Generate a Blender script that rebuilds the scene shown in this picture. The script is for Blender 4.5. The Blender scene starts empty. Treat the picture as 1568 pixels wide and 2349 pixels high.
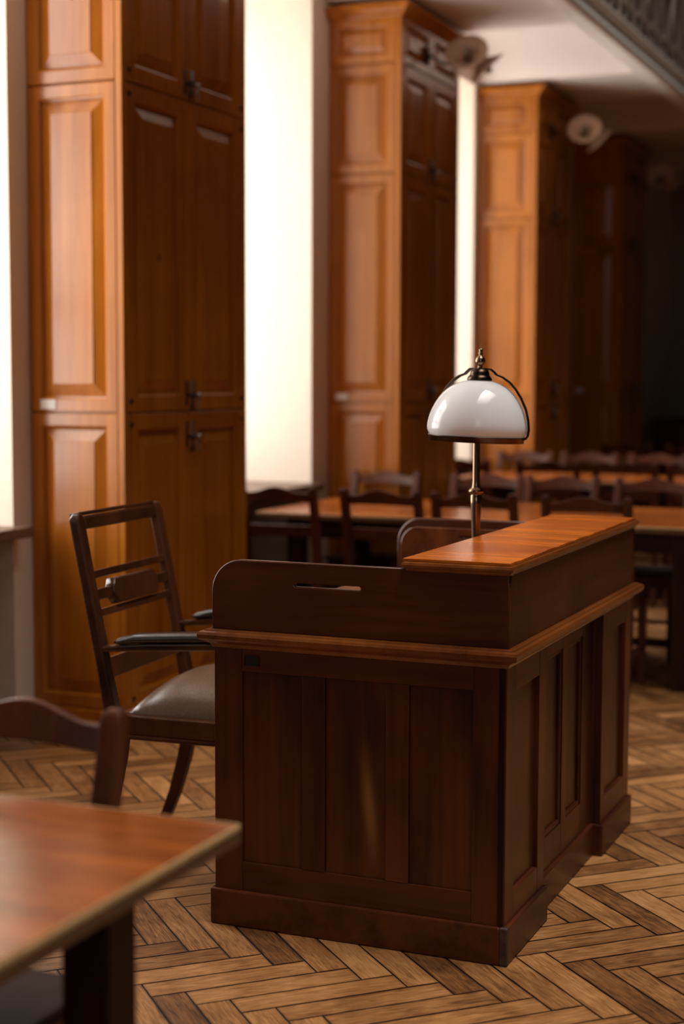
import bpy, bmesh, math, random
from mathutils import Matrix, Vector
random.seed(7)
S = bpy.context.scene
COL = S.collection

# ------------------------------------------------------------------ camera
YAW, PITCH, ROLL, FPX, EYE = 0.4018, 0.0848, 0.0029, 3646.3, 1.5
cy, sy, cp, sp = math.cos(YAW), math.sin(YAW), math.cos(PITCH), math.sin(PITCH)
fw = Vector((cy*cp, sy*cp, -sp)); rt0 = Vector((sy, -cy, 0)); up0 = rt0.cross(fw)
rt = math.cos(ROLL)*rt0 + math.sin(ROLL)*up0
up = -math.sin(ROLL)*rt0 + math.cos(ROLL)*up0
cam_d = bpy.data.cameras.new('camera')
cam = bpy.data.objects.new('camera', cam_d); COL.objects.link(cam)
cam.matrix_world = Matrix(((rt.x, up.x, -fw.x, 0), (rt.y, up.y, -fw.y, 0), (rt.z, up.z, -fw.z, EYE), (0, 0, 0, 1)))
cam_d.sensor_fit = 'VERTICAL'; cam_d.sensor_height = 36.0
cam_d.lens = FPX/2349*36
cam_d.clip_start = 0.05; cam_d.clip_end = 200
cam_d.dof.use_dof = True; cam_d.dof.focus_distance = 4.25; cam_d.dof.aperture_fstop = 1.7
S.camera = cam

# ------------------------------------------------------------------ view, world, lights
S.view_settings.view_transform = 'Standard'; S.view_settings.look = 'None'
S.view_settings.gamma = 1.0; S.view_settings.use_curve_mapping = False
S.view_settings.exposure = 0.0
w = bpy.data.worlds.new('world'); S.world = w; w.use_nodes = True
bg = w.node_tree.nodes['Background']; bg.inputs[0].default_value = (0.85, 0.92, 1.0, 1); bg.inputs[1].default_value = 0.15

GLASS_Y = 4.62
def area(name, loc, sx, sz, power, target_dir, color=(1, 1, 1), spread=None):
    l = bpy.data.lights.new(name, 'AREA'); l.shape = 'RECTANGLE'; l.size = sx; l.size_y = sz
    l.energy = power; l.color = color
    if spread: l.spread = spread
    o = bpy.data.objects.new(name, l); COL.objects.link(o); o.location = loc
    o.rotation_euler = Vector(target_dir).to_track_quat('-Z', 'Y').to_euler()
    return o
WIN = [(0.75, 2.40), (3.90, 5.535), (6.95, 8.57), (9.95, 11.55)]      # window openings along the wall
WIN_POWER = [20, 180, 135, 140]
for k, (a, b) in enumerate(WIN):
    area('daylight_window', ((a+b)/2, GLASS_Y+0.16, 2.25), b-a+0.3, 3.0, WIN_POWER[k], (0, -1, -0.05), (1.0, 0.965, 0.925))
# tall hall window behind the camera, then two added overhead fill lamps
area('daylight_hall', (-5.85, -2.4, 4.6), 2.6, 3.8, 70, (1, 0.25, -0.25), (1.0, 0.95, 0.89))
area('overhead_fill', (10.5, 0.9, 7.85), 5.0, 1.6, 55, (0, 0.0, -1), (1.0, 0.95, 0.90), math.radians(70))  # unseen area lamp added to brighten the gallery fascia
area('overhead_fill', (3.4, -0.7, 7.85), 6.2, 2.6, 112, (0, 0.10, -1), (1.0, 0.94, 0.88), math.radians(62))  # added overhead lamp standing in for the hall's unseen upper windows

# ------------------------------------------------------------------ material helpers
def new_mat(name):
    m = bpy.data.materials.new(name); m.use_nodes = True
    nt = m.node_tree; b = nt.nodes['Principled BSDF']
    return m, nt, b
def N(nt, t, **kw):
    n = nt.nodes.new(t)
    for k, v in kw.items(): setattr(n, k, v)
    return n
def ramp(nt, fac, stops):
    r = N(nt, 'ShaderNodeValToRGB'); e = r.color_ramp.elements
    while len(e) < len(stops): e.new(0.5)
    for el, (p, c) in zip(e, stops): el.position = p; el.color = (*c, 1)
    nt.links.new(fac, r.inputs[0]); return r.outputs[0]
def plain(name, col, rough=0.6, metal=0.0, spec=0.5, bump=0.0, bscale=40, vary=0.0):
    m, nt, b = new_mat(name)
    b.inputs['Base Color'].default_value = (*col, 1); b.inputs['Roughness'].default_value = rough
    b.inputs['Metallic'].default_value = metal; b.inputs['Specular IOR Level'].default_value = spec
    tc = N(nt, 'ShaderNodeTexCoord'); nz = N(nt, 'ShaderNodeTexNoise'); nz.inputs['Scale'].default_value = bscale
    nz.inputs['Detail'].default_value = 6
    nt.links.new(tc.outputs['Object'], nz.inputs['Vector'])
    if vary:
        d = tuple(c*(1-vary) for c in col); l = tuple(min(1, c*(1+vary)) for c in col)
        nt.links.new(ramp(nt, nz.outputs['Fac'], [(0.3, d), (0.7, l)]), b.inputs['Base Color'])
    if bump:
        bp = N(nt, 'ShaderNodeBump'); bp.inputs['Strength'].default_value = bump; bp.inputs['Distance'].default_value = 0.003
        nt.links.new(nz.outputs['Fac'], bp.inputs['Height']); nt.links.new(bp.outputs[0], b.inputs['Normal'])
    return m
def wood(name, dark, light, axis='Z', fine=60.0, rough=0.35, coat=0.3, blotch=0.35, stretch=0.045, mid=None, spec=0.5, coatr=0.15):
    """polished wood, grain running along one object axis"""
    m, nt, b = new_mat(name)
    tc = N(nt, 'ShaderNodeTexCoord'); oi = N(nt, 'ShaderNodeObjectInfo')
    ad = N(nt, 'ShaderNodeVectorMath', operation='ADD'); mu = N(nt, 'ShaderNodeVectorMath', operation='SCALE')
    mu.inputs[3].default_value = 7.3
    cb = N(nt, 'ShaderNodeCombineXYZ')
    for i in range(3): nt.links.new(oi.outputs['Random'], cb.inputs[i])
    nt.links.new(cb.outputs[0], mu.inputs[0]); nt.links.new(tc.outputs['Object'], ad.inputs[0]); nt.links.new(mu.outputs[0], ad.inputs[1])
    mp = N(nt, 'ShaderNodeMapping'); s = [1.0, 1.0, 1.0]; s['XYZ'.index(axis)] = stretch
    mp.inputs['Scale'].default_value = s; nt.links.new(ad.outputs[0], mp.inputs[0])
    n1 = N(nt, 'ShaderNodeTexNoise'); n1.inputs['Scale'].default_value = fine; n1.inputs['Detail'].default_value = 8; n1.inputs['Roughness'].default_value = 0.62
    n1.inputs['Distortion'].default_value = 0.5
    n2 = N(nt, 'ShaderNodeTexNoise'); n2.inputs['Scale'].default_value = fine/7; n2.inputs['Detail'].default_value = 4; n2.inputs['Distortion'].default_value = 1.2
    n3 = N(nt, 'ShaderNodeTexNoise'); n3.inputs['Scale'].default_value = 2.2; n3.inputs['Detail'].default_value = 3
    nt.links.new(mp.outputs[0], n1.inputs['Vector']); nt.links.new(mp.outputs[0], n2.inputs['Vector']); nt.links.new(ad.outputs[0], n3.inputs['Vector'])
    m1 = N(nt, 'ShaderNodeMath', operation='MULTIPLY'); m1.inputs[1].default_value = 0.45
    m2 = N(nt, 'ShaderNodeMath', operation='MULTIPLY_ADD'); m2.inputs[1].default_value = 0.55
    nt.links.new(n1.outputs['Fac'], m1.inputs[0]); nt.links.new(n2.outputs['Fac'], m2.inputs[0]); nt.links.new(m1.outputs[0], m2.inputs[2])
    m3 = N(nt, 'ShaderNodeMath', operation='MULTIPLY_ADD'); m3.inputs[1].default_value = blotch
    sub = N(nt, 'ShaderNodeMath', operation='SUBTRACT'); sub.inputs[1].default_value = 0.5
    nt.links.new(n3.outputs['Fac'], sub.inputs[0]); nt.links.new(sub.outputs[0], m3.inputs[0]); nt.links.new(m2.outputs[0], m3.inputs[2])
    mid = mid or tuple((a+c)/2 for a, c in zip(dark, light))
    nt.links.new(ramp(nt, m3.outputs[0], [(0.30, dark), (0.50, mid), (0.70, light)]), b.inputs['Base Color'])
    b.inputs['Roughness'].default_value = rough; b.inputs['Coat Weight'].default_value = coat; b.inputs['Coat Roughness'].default_value = coatr
    b.inputs['Specular IOR Level'].default_value = spec
    bp = N(nt, 'ShaderNodeBump'); bp.inputs['Strength'].default_value = 0.12; bp.inputs['Distance'].default_value = 0.001
    nt.links.new(n1.outputs['Fac'], bp.inputs['Height']); nt.links.new(bp.outputs[0], b.inputs['Normal'])
    return m

CAB_D, CAB_L = (0.27, 0.075, 0.005), (0.52, 0.175, 0.016)
M = {}
M['cab'] = wood('cabinet_wood', CAB_D, CAB_L, 'Z', 45, 0.24, 0.12, 0.3, spec=0.45)
M['cab_h'] = wood('cabinet_wood_horizontal', CAB_D, CAB_L, 'X', 45, 0.24, 0.12, 0.3, spec=0.45)
DK_D, DK_L = (0.018, 0.0020, 0.0003), (0.118, 0.025, 0.0030)
M['desk_v'] = wood('desk_wood_vertical', DK_D, DK_L, 'Z', 40, 0.40, 0.10, 0.9, spec=0.4)
M['desk_x'] = wood('desk_wood_lengthwise', DK_D, DK_L, 'X', 40, 0.40, 0.10, 0.7, spec=0.4)
M['desk_y'] = wood('desk_wood_crosswise', DK_D, DK_L, 'Y', 40, 0.40, 0.10, 0.7, spec=0.4)
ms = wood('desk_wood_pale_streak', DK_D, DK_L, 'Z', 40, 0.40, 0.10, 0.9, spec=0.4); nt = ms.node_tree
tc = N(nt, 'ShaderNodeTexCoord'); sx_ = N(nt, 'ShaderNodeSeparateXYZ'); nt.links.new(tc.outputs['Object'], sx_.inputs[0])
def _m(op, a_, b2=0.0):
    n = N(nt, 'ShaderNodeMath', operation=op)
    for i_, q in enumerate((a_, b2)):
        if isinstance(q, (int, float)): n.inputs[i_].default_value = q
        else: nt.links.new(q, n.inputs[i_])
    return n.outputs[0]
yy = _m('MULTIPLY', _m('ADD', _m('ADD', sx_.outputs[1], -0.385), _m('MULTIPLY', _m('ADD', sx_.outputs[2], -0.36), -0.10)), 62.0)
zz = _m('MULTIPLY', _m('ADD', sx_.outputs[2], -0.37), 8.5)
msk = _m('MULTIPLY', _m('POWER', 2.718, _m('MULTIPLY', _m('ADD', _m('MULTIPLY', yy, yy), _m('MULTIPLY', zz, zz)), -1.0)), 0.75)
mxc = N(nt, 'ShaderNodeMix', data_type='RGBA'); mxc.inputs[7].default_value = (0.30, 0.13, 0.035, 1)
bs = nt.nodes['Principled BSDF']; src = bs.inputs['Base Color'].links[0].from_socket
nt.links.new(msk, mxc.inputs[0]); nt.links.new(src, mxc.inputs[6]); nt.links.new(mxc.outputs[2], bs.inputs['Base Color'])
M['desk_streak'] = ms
M['worn'] = plain('worn_corner_wood', (0.05, 0.026, 0.013), 0.55, vary=0.7, bscale=45)
M['ledge'] = wood('desk_moulding_wood', (0.08, 0.017, 0.003), (0.26, 0.075, 0.013), 'X', 40, 0.28, 0.25, 0.6)
M['veneer'] = wood('orange_veneer', (0.28, 0.046, 0.002), (0.76, 0.20, 0.012), 'Y', 55, 0.26, 0.05, 0.3, stretch=0.06, mid=(0.46, 0.105, 0.008))
M['seat'] = wood('dull_seat_wood', (0.02, 0.006, 0.003), (0.05, 0.014, 0.007), 'X', 40, 0.7, 0.0, 0.3, spec=0.15)
M['chair'] = wood('dark_chair_wood', (0.035, 0.0075, 0.0025), (0.125, 0.032, 0.012), 'Z', 50, 0.42, 0.03, 0.3, spec=0.25)
M['arm'] = wood('burl_chair_wood', (0.022, 0.005, 0.0022), (0.12, 0.035, 0.010), 'Z', 30, 0.3, 0.25, 1.0, stretch=0.5)
M['table'] = wood('table_laminate', (0.13, 0.027, 0.004), (0.66, 0.18, 0.030), 'Y', 14, 0.22, 0.06, 0.3, stretch=0.10, spec=0.4)
M['table_dark'] = wood('table_frame_wood', (0.016, 0.004, 0.002), (0.045, 0.012, 0.005), 'Z', 40, 0.5, 0.0, 0.3, spec=0.2)
M['edge'] = plain('painted_edge_highlight', (0.62, 0.42, 0.19), 0.4, vary=0.15)  # pale colour for the highlight painted along table edges
M['edge_d'] = plain('dark_edge_band', (0.10, 0.045, 0.018), 0.45, vary=0.15)
M['wall'] = plain('cream_plaster', (0.76, 0.65, 0.54), 0.8, bump=0.15, bscale=25, vary=0.03)
M['reveal'] = M['wall']
M['ceil'] = plain('ceiling_plaster', (0.76, 0.67, 0.62), 0.85, bump=0.1, bscale=12, vary=0.02)
M['sill'] = plain('brown_stone_sill', (0.16, 0.09, 0.06), 0.4, vary=0.3, bscale=60)
M['trim'] = plain('cream_moulding_paint', (0.88, 0.82, 0.74), 0.6, vary=0.03)
M['white'] = plain('white_window_paint', (0.8, 0.8, 0.78), 0.4, vary=0.02)
M['upper'] = wood('gallery_panelling', (0.010, 0.004, 0.002), (0.03, 0.012, 0.006), 'Z', 20, 0.5, 0.1, 0.5)
M['dim'] = plain('far_wall_paint', (0.34, 0.29, 0.19), 0.8, vary=0.08, bscale=3)
M['iron'] = plain('bronzed_iron', (0.46, 0.37, 0.30), 0.5, metal=0.0, vary=0.2)
M['brass'] = plain('antique_brass', (0.30, 0.20, 0.12), 0.24, metal=1.0, vary=0.15, bscale=15)
M['brass_d'] = plain('dark_bronze', (0.07, 0.045, 0.03), 0.28, metal=1.0, vary=0.2, bscale=15)
M['steel'] = plain('dull_steel', (0.35, 0.33, 0.30), 0.35, metal=1.0, vary=0.1)
M['black'] = plain('black_iron', (0.012, 0.010, 0.009), 0.45, vary=0.2)
M['leather'] = plain('brown_leather', (0.15, 0.085, 0.050), 0.30, bump=0.25, bscale=180, vary=0.25, spec=0.6)
M['leather_d'] = plain('dark_leather', (0.030, 0.020, 0.016), 0.28, bump=0.2, bscale=150, vary=0.3, spec=0.7)
M['paper'] = plain('white_label_card', (0.75, 0.72, 0.70), 0.5, vary=0.04)
M['grey'] = plain('dark_grey_plastic', (0.03, 0.035, 0.035), 0.4, vary=0.1)
M['shade_in'] = plain('frosted_lamp_glass', (0.50, 0.33, 0.23), 0.4, vary=0.08, bscale=10)
M['flue'] = plain('green_glass', (0.03, 0.06, 0.045), 0.2, vary=0.1)
m, nt, b = new_mat('opal_glass')
b.inputs['Base Color'].default_value = (0.96, 0.97, 0.975, 1); b.inputs['Roughness'].default_value = 0.04
trl = N(nt, 'ShaderNodeBsdfTranslucent'); trl.inputs[0].default_value = (0.97, 0.97, 0.96, 1)
mx = N(nt, 'ShaderNodeMixShader'); mx.inputs[0].default_value = 0.25
nt.links.new(b.outputs[0], mx.inputs[1]); nt.links.new(trl.outputs[0], mx.inputs[2]); nt.links.new(mx.outputs[0], nt.nodes['Material Output'].inputs[0])
M['opal'] = m
m, nt, b = new_mat('window_glass')
tr = N(nt, 'ShaderNodeBsdfTransparent'); gl = N(nt, 'ShaderNodeBsdfGlossy'); gl.inputs['Roughness'].default_value = 0.02
mx = N(nt, 'ShaderNodeMixShader'); mx.inputs[0].default_value = 0.06
nt.links.new(tr.outputs[0], mx.inputs[1]); nt.links.new(gl.outputs[0], mx.inputs[2])
nt.links.new(mx.outputs[0], nt.nodes['Material Output'].inputs[0]); M['glass'] = m

# parquet: board colour from an attribute, grain from the board's own UV
m, nt, b = new_mat('oak_parquet')
uv = N(nt, 'ShaderNodeUVMap'); uv.uv_map = 'board'
at = N(nt, 'ShaderNodeAttribute'); at.attribute_name = 'tone'
mp = N(nt, 'ShaderNodeMapping'); mp.inputs['Scale'].default_value = (2.2, 18.0, 1.0); nt.links.new(uv.outputs[0], mp.inputs[0])
n1 = N(nt, 'ShaderNodeTexNoise'); n1.inputs['Scale'].default_value = 3.0; n1.inputs['Detail'].default_value = 9; n1.inputs['Roughness'].default_value = 0.65; n1.inputs['Distortion'].default_value = 1.6
nt.links.new(mp.outputs[0], n1.inputs['Vector'])
mp2 = N(nt, 'ShaderNodeMapping'); mp2.inputs['Scale'].default_value = (7.0, 120.0, 1.0); nt.links.new(uv.outputs[0], mp2.inputs[0])
n2 = N(nt, 'ShaderNodeTexNoise'); n2.inputs['Scale'].default_value = 2.2; n2.inputs['Detail'].default_value = 4
nt.links.new(mp2.outputs[0], n2.inputs['Vector'])
tc = N(nt, 'ShaderNodeTexCoord'); n3 = N(nt, 'ShaderNodeTexNoise'); n3.inputs['Scale'].default_value = 6.0; n3.inputs['Detail'].default_value = 7; n3.inputs['Roughness'].default_value = 0.7
nt.links.new(tc.outputs['Object'], n3.inputs['Vector'])
def mad(x, k, add):
    n = N(nt, 'ShaderNodeMath', operation='MULTIPLY_ADD'); n.inputs[1].default_value = k
    nt.links.new(x, n.inputs[0])
    if isinstance(add, float): n.inputs[2].default_value = add
    else: nt.links.new(add, n.inputs[2])
    return n.outputs[0]
v = mad(at.outputs['Fac'], 0.26, -0.13)
v = mad(n1.outputs['Fac'], 0.60, v); v = mad(n2.outputs['Fac'], 0.42, v); v = mad(n3.outputs['Fac'], 0.42, v)
uv2 = N(nt, 'ShaderNodeUVMap'); uv2.uv_map = 'edge'
sx_ = N(nt, 'ShaderNodeSeparateXYZ'); nt.links.new(uv2.outputs[0], sx_.inputs[0])
def mth(op, a_, b2):
    n = N(nt, 'ShaderNodeMath', operation=op)
    for i_, q in enumerate((a_, b2)):
        if isinstance(q, (int, float)): n.inputs[i_].default_value = q
        else: nt.links.new(q, n.inputs[i_])
    return n.outputs[0]
du = mth('MINIMUM', sx_.outputs[0], mth('SUBTRACT', 5*0.0865, sx_.outputs[0]))
dv = mth('MINIMUM', sx_.outputs[1], mth('SUBTRACT', 0.0865, sx_.outputs[1]))
dd = mth('MINIMUM', du, dv)
mr = N(nt, 'ShaderNodeMapRange'); mr.interpolation_type = 'SMOOTHSTEP'
mr.inputs['From Min'].default_value = 0.001; mr.inputs['From Max'].default_value = 0.009; mr.inputs['To Min'].default_value = -0.16; mr.inputs['To Max'].default_value = 0.0
nt.links.new(dd, mr.inputs['Value'])
v = mth('ADD', v, mth('MULTIPLY', mr.outputs[0], mad(n3.outputs['Fac'], 1.6, 0.1)))
nt.links.new(ramp(nt, v, [(0.46, (0.040, 0.014, 0.004)), (0.62, (0.17, 0.066, 0.017)), (0.78, (0.35, 0.155, 0.048)), (0.98, (0.54, 0.27, 0.10))]), b.inputs['Base Color'])
b.inputs['Coat Weight'].default_value = 0.12; b.inputs['Coat Roughness'].default_value = 0.3
nt.links.new(mad(n3.outputs['Fac'], 0.3, 0.28), b.inputs['Roughness'])
bp = N(nt, 'ShaderNodeBump'); bp.inputs['Strength'].default_value = 0.25; bp.inputs['Distance'].default_value = 0.0015
nt.links.new(n1.outputs['Fac'], bp.inputs['Height']); nt.links.new(bp.outputs[0], b.inputs['Normal'])
M['parquet'] = m
M['gap'] = plain('parquet_joint_dirt', (0.012, 0.007, 0.004), 0.9, vary=0.2)

# ------------------------------------------------------------------ mesh helpers
class MB:
    def __init__(s): s.bm = bmesh.new()
    def box(s, a, b, bev=0.0, rot=None):
        r = bmesh.ops.create_cube(s.bm, size=1.0); vs = r['verts']
        c = [(a[i]+b[i])/2 for i in range(3)]; d = [abs(b[i]-a[i]) for i in range(3)]
        for v in vs: v.co = Vector((v.co.x*d[0], v.co.y*d[1], v.co.z*d[2]))
        if bev:
            es = list({e for v in vs for e in v.link_edges})
            rr = bmesh.ops.bevel(s.bm, geom=es, offset=min(bev, min(d)*0.45), segments=2, affect='EDGES', profile=0.5)
            vs = list({v for f in rr['faces'] for v in f.verts} | {v for v in vs if v.is_valid})
        for v in vs:
            if rot: v.co = rot @ v.co
            v.co += Vector(c)
        return s
    def prism(s, pts, lo, hi, axis='X'):
        """closed 2D outline swept along an axis: X -> (y,z), Y -> (x,z), Z -> (x,y)"""
        def P(p, t): return {'X': (t, p[0], p[1]), 'Y': (p[0], t, p[1]), 'Z': (p[0], p[1], t)}[axis]
        a = [s.bm.verts.new(P(p, lo)) for p in pts]; c = [s.bm.verts.new(P(p, hi)) for p in pts]
        s.bm.faces.new(a); s.bm.faces.new(c[::-1]); n = len(pts)
        for i in range(n): s.bm.faces.new((a[i], c[i], c[(i+1) % n], a[(i+1) % n]))
        return s
    def tube(s, pts, rad, seg=10, flat=None, cap=True):
        """round or rectangular (flat=(w,h)) bar along a path; rad a number or a list"""
        pts = [Vector(p) for p in pts]; n = len(pts)
        if not isinstance(rad, (list, tuple)): rad = [rad]*n
        rings = []; ref = None
        for i, p in enumerate(pts):
            t = (pts[min(i+1, n-1)] - pts[max(i-1, 0)]).normalized()
            if ref is None:
                ref = Vector((0, 0, 1)) if abs(t.z) < 0.9 else Vector((1, 0, 0))
            u = (ref - t*ref.dot(t)).normalized(); ref = u; vv = t.cross(u)
            ring = []
            if flat:
                k = rad[i]
                for a, b2 in ((-1, -1), (1, -1), (1, 1), (-1, 1)):
                    ring.append(s.bm.verts.new(p + u*a*flat[0]*k/2 + vv*b2*flat[1]*k/2))
            else:
                for j in range(seg):
                    th = 2*math.pi*j/seg
                    ring.append(s.bm.verts.new(p + (u*math.cos(th) + vv*math.sin(th))*rad[i]))
            rings.append(ring)
        for a, b2 in zip(rings, rings[1:]):
            m_ = len(a)
            for j in range(m_): s.bm.faces.new((a[j], a[(j+1) % m_], b2[(j+1) % m_], b2[j]))
        if cap: s.bm.faces.new(rings[0][::-1]); s.bm.faces.new(rings[-1])
        return s
    def lathe(s, prof, seg=40, at=(0, 0, 0), tilt=None):
        rings = []; at = Vector(at)
        for r, z in prof:
            ring = []
            for j in range(seg):
                th = 2*math.pi*j/seg; p = Vector((max(r, 1e-4)*math.cos(th), max(r, 1e-4)*math.sin(th), z))
                if tilt: p = tilt @ p
                ring.append(s.bm.verts.new(p+at))
            rings.append(ring)
        for a, c in zip(rings, rings[1:]):
            for j in range(seg): s.bm.faces.new((a[j], a[(j+1) % seg], c[(j+1) % seg], c[j]))
        return s
    def build(s, name, mat, parent=None, smooth=False, loc=None, rot=None, bevel=0, sub=0, uv=False):
        bmesh.ops.recalc_face_normals(s.bm, faces=s.bm.faces[:])
        me = bpy.data.meshes.new(name); s.bm.to_mesh(me); s.bm.free()
        for mm in (mat if isinstance(mat, (list, tuple)) else [mat]): me.materials.append(mm)
        o = bpy.data.objects.new(name, me); COL.objects.link(o)
        if smooth:
            for p in me.polygons: p.use_smooth = True
        if parent: o.parent = parent
        if loc: o.location = loc
        if rot: o.rotation_euler = rot
        if bevel:
            md = o.modifiers.new('bevel', 'BEVEL'); md.width = bevel; md.segments = 2; md.limit_method = 'ANGLE'; md.angle_limit = math.radians(35)
        if sub:
            md = o.modifiers.new('sub', 'SUBSURF'); md.levels = sub; md.render_levels = sub
        return o
def tag(o, label, cat, group=None, kind=None):
    if label: o['label'] = label
    if cat: o['category'] = cat
    if group: o['group'] = group
    if kind: o['kind'] = kind
    return o
def empty(name, loc=(0, 0, 0), rz=0.0):
    o = bpy.data.objects.new(name, None); COL.objects.link(o); o.location = loc; o.rotation_euler = (0, 0, rz)
    o.empty_display_size = 0.1; return o
def struct(o): o['kind'] = 'structure'; return o
def copy_tree(o, parent=None):
    c = o.copy(); COL.objects.link(c)
    if parent: c.parent = parent
    for ch in list(o.children): copy_tree(ch, c)
    return c
def plate(name, outer, holes, thick, mat, parent, bevel=0.003, M4=None):
    """flat board from an outline with holes, thick along local z of the outline plane, placed by matrix"""
    cu = bpy.data.curves.new(name, 'CURVE'); cu.dimensions = '2D'; cu.fill_mode = 'BOTH'
    for pts in [outer]+holes:
        sp_ = cu.splines.new('POLY'); sp_.points.add(len(pts)-1); sp_.use_cyclic_u = True
        for q, p in zip(sp_.points, pts): q.co = (p[0], p[1], 0, 1)
    cu.extrude = thick/2-bevel; cu.bevel_depth = bevel; cu.bevel_resolution = 1; cu.offset = -bevel
    t = bpy.data.objects.new(name, cu); COL.objects.link(t)
    dg = bpy.context.evaluated_depsgraph_get(); dg.update()
    me = bpy.data.meshes.new_from_object(t.evaluated_get(dg)); bpy.data.objects.remove(t)
    if M4: me.transform(M4)
    me.materials.clear(); me.materials.append(mat)
    o = bpy.data.objects.new(name, me); COL.objects.link(o); o.parent = parent
    return o
# outline (y,z) plane, normal along x
YZ = lambda x: Matrix(((0, 0, 1, x), (1, 0, 0, 0), (0, 1, 0, 0), (0, 0, 0, 1)))

# ------------------------------------------------------------------ the room
WALL, SOFFIT, TOPZ, XF, XB, YR = 3.84, 3.70, 8.0, 19.0, -6.0, -6.5
# floor: real herringbone boards over a dark bed
bm = bmesh.new(); uvl = bm.loops.layers.uv.new('board'); uve = bm.loops.layers.uv.new('edge'); tone = bm.verts.layers.float.new('tone')
BW = 0.0865; BL = 5*BW; G = 0.0021; r2 = math.sqrt(0.5)
PX, PY = 3.632, 0.053
def board(p0, q0, p1, q1, along_p):
    t_ = min(1, max(0, random.gauss(0.5, 0.27))); ox, oy = random.random()*50, random.random()*50
    co = [(p0+G, q0+G), (p1-G, q0+G), (p1-G, q1-G), (p0+G, q1-G)]; vs = []
    dz = random.uniform(-0.0006, 0.0)
    for p, q in co:
        v_ = bm.verts.new(((p-q)*r2+PX, (p+q)*r2+PY, dz)); v_[tone] = t_; vs.append(v_)
    f = bm.faces.new(vs)
    for lp, (p, q) in zip(f.loops, co):
        lp[uve].uv = (p-p0, q-q0) if along_p else (q-q0, p-p0)
        lp[uvl].uv = ((p-p0)+ox, (q-q0)+oy) if along_p else ((q-q0)+ox, (p-p0)+oy)
for c in range(-17, 27):
    for t in range(-75, 75):
        p, q = t*BW + c*BL, t*BW - c*BL
        x, y = (p-q)*r2+PX, (p+q)*r2+PY
        if not (XB-0.5 < x < XF+0.3 and YR-0.3 < y < 4.9): continue
        board(p, q, p+BL, q+BW, True); board(p+BL, q-BL+BW, p+BL+BW, q+BW, False)
base = [bm.verts.new(v_) for v_ in ((XB, YR, -0.003), (XF, YR, -0.003), (XF, 5.0, -0.003), (XB, 5.0, -0.003))]
f = bm.faces.new(base); f.material_index = 1
me = bpy.data.meshes.new('floor'); bm.to_mesh(me); bm.free(); me.materials.append(M['parquet']); me.materials.append(M['gap'])
fl = struct(bpy.data.objects.new('floor', me)); COL.objects.link(fl)

# window wall: piers, lintel and thin parapets below the sills
mb = MB(); edges_x = [XB] + [x for ab in WIN for x in ab] + [XF]
WT = GLASS_Y+0.12
for i in range(0, len(edges_x), 2): mb.box((edges_x[i], WALL, -0.01), (edges_x[i+1], WT, 4.2))
for a, b_ in WIN:
    mb.box((a, WALL, 3.68), (b_, WT, 4.2)); mb.box((a, 4.28, -0.01), (b_, WT, 0.86))
struct(mb.build('wall_left', M['wall']))
struct(MB().box((XB, WALL, 4.2), (XF, WT, TOPZ)).build('wall_gallery', M['upper']))
struct(MB().box((XF, YR, -0.01), (XF+0.2, WT, TOPZ)).build('wall_far', M['dim']))
mb = MB(); mb.box((XB-0.2, YR, -0.01), (XB, -3.5, TOPZ)); mb.box((XB-0.2, -1.3, -0.01), (XB, WT, TOPZ)); mb.box((XB-0.2, -3.5, -0.01), (XB, -1.3, 2.7)); mb.box((XB-0.2, -3.5, 6.5), (XB, -1.3, TOPZ))
struct(mb.build('wall_back', M['upper']))
struct(MB().box((XB, YR-0.2, -0.01), (XF, YR, TOPZ)).build('wall_right', M['upper']))
struct(MB().box((XB-0.2, YR-0.2, TOPZ), (XF+0.2, WT, TOPZ+0.2)).build('ceiling', M['upper']))

# gallery slab: flat soffits over the cabinets, shallow vaults over the window bays
CAB = [(5.67, 6.79), (8.815, 9.86), (11.66, 12.64), (14.42, 15.42)]
prof = [(XB, SOFFIT)]
soff = [(2.55, 3.65)] + [(a-0.05, b_+0.02) for a, b_ in CAB] + [(17.2, 18.2)]
prev = -0.6
for a, b_ in soff:
    for k in range(0, 17):
        th = math.pi*(k/16); x = prev + (a-prev)*(1-math.cos(th))/2
        prof.append((x, SOFFIT + 0.20*math.sin(th)))
    prev = b_
prof += [(prev, SOFFIT), (XF, SOFFIT), (XF, 3.95), (XB, 3.95)]
o = MB().prism(prof, 2.62, WT, 'Y').build('ceiling', M['ceil']); struct(o); o.name = 'ceiling.001'
# gallery edge beam and mouldings
FY = 2.50
fp = [(FY+0.13, SOFFIT-0.02), (FY+0.02, SOFFIT-0.02), (FY-0.005, SOFFIT-0.008), (FY-0.01, SOFFIT+0.015), (FY+0.0, SOFFIT+0.045), (FY+0.035, SOFFIT+0.062),
      (FY+0.05, SOFFIT+0.07), (FY+0.05, SOFFIT+0.125), (FY-0.005, SOFFIT+0.13), (FY-0.012, SOFFIT+0.14), (FY-0.005, SOFFIT+0.155), (FY+0.13, SOFFIT+0.155)]
struct(MB().prism(fp, XB, XF, 'X').build('trim_1', M['trim'], bevel=0.004))

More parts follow.
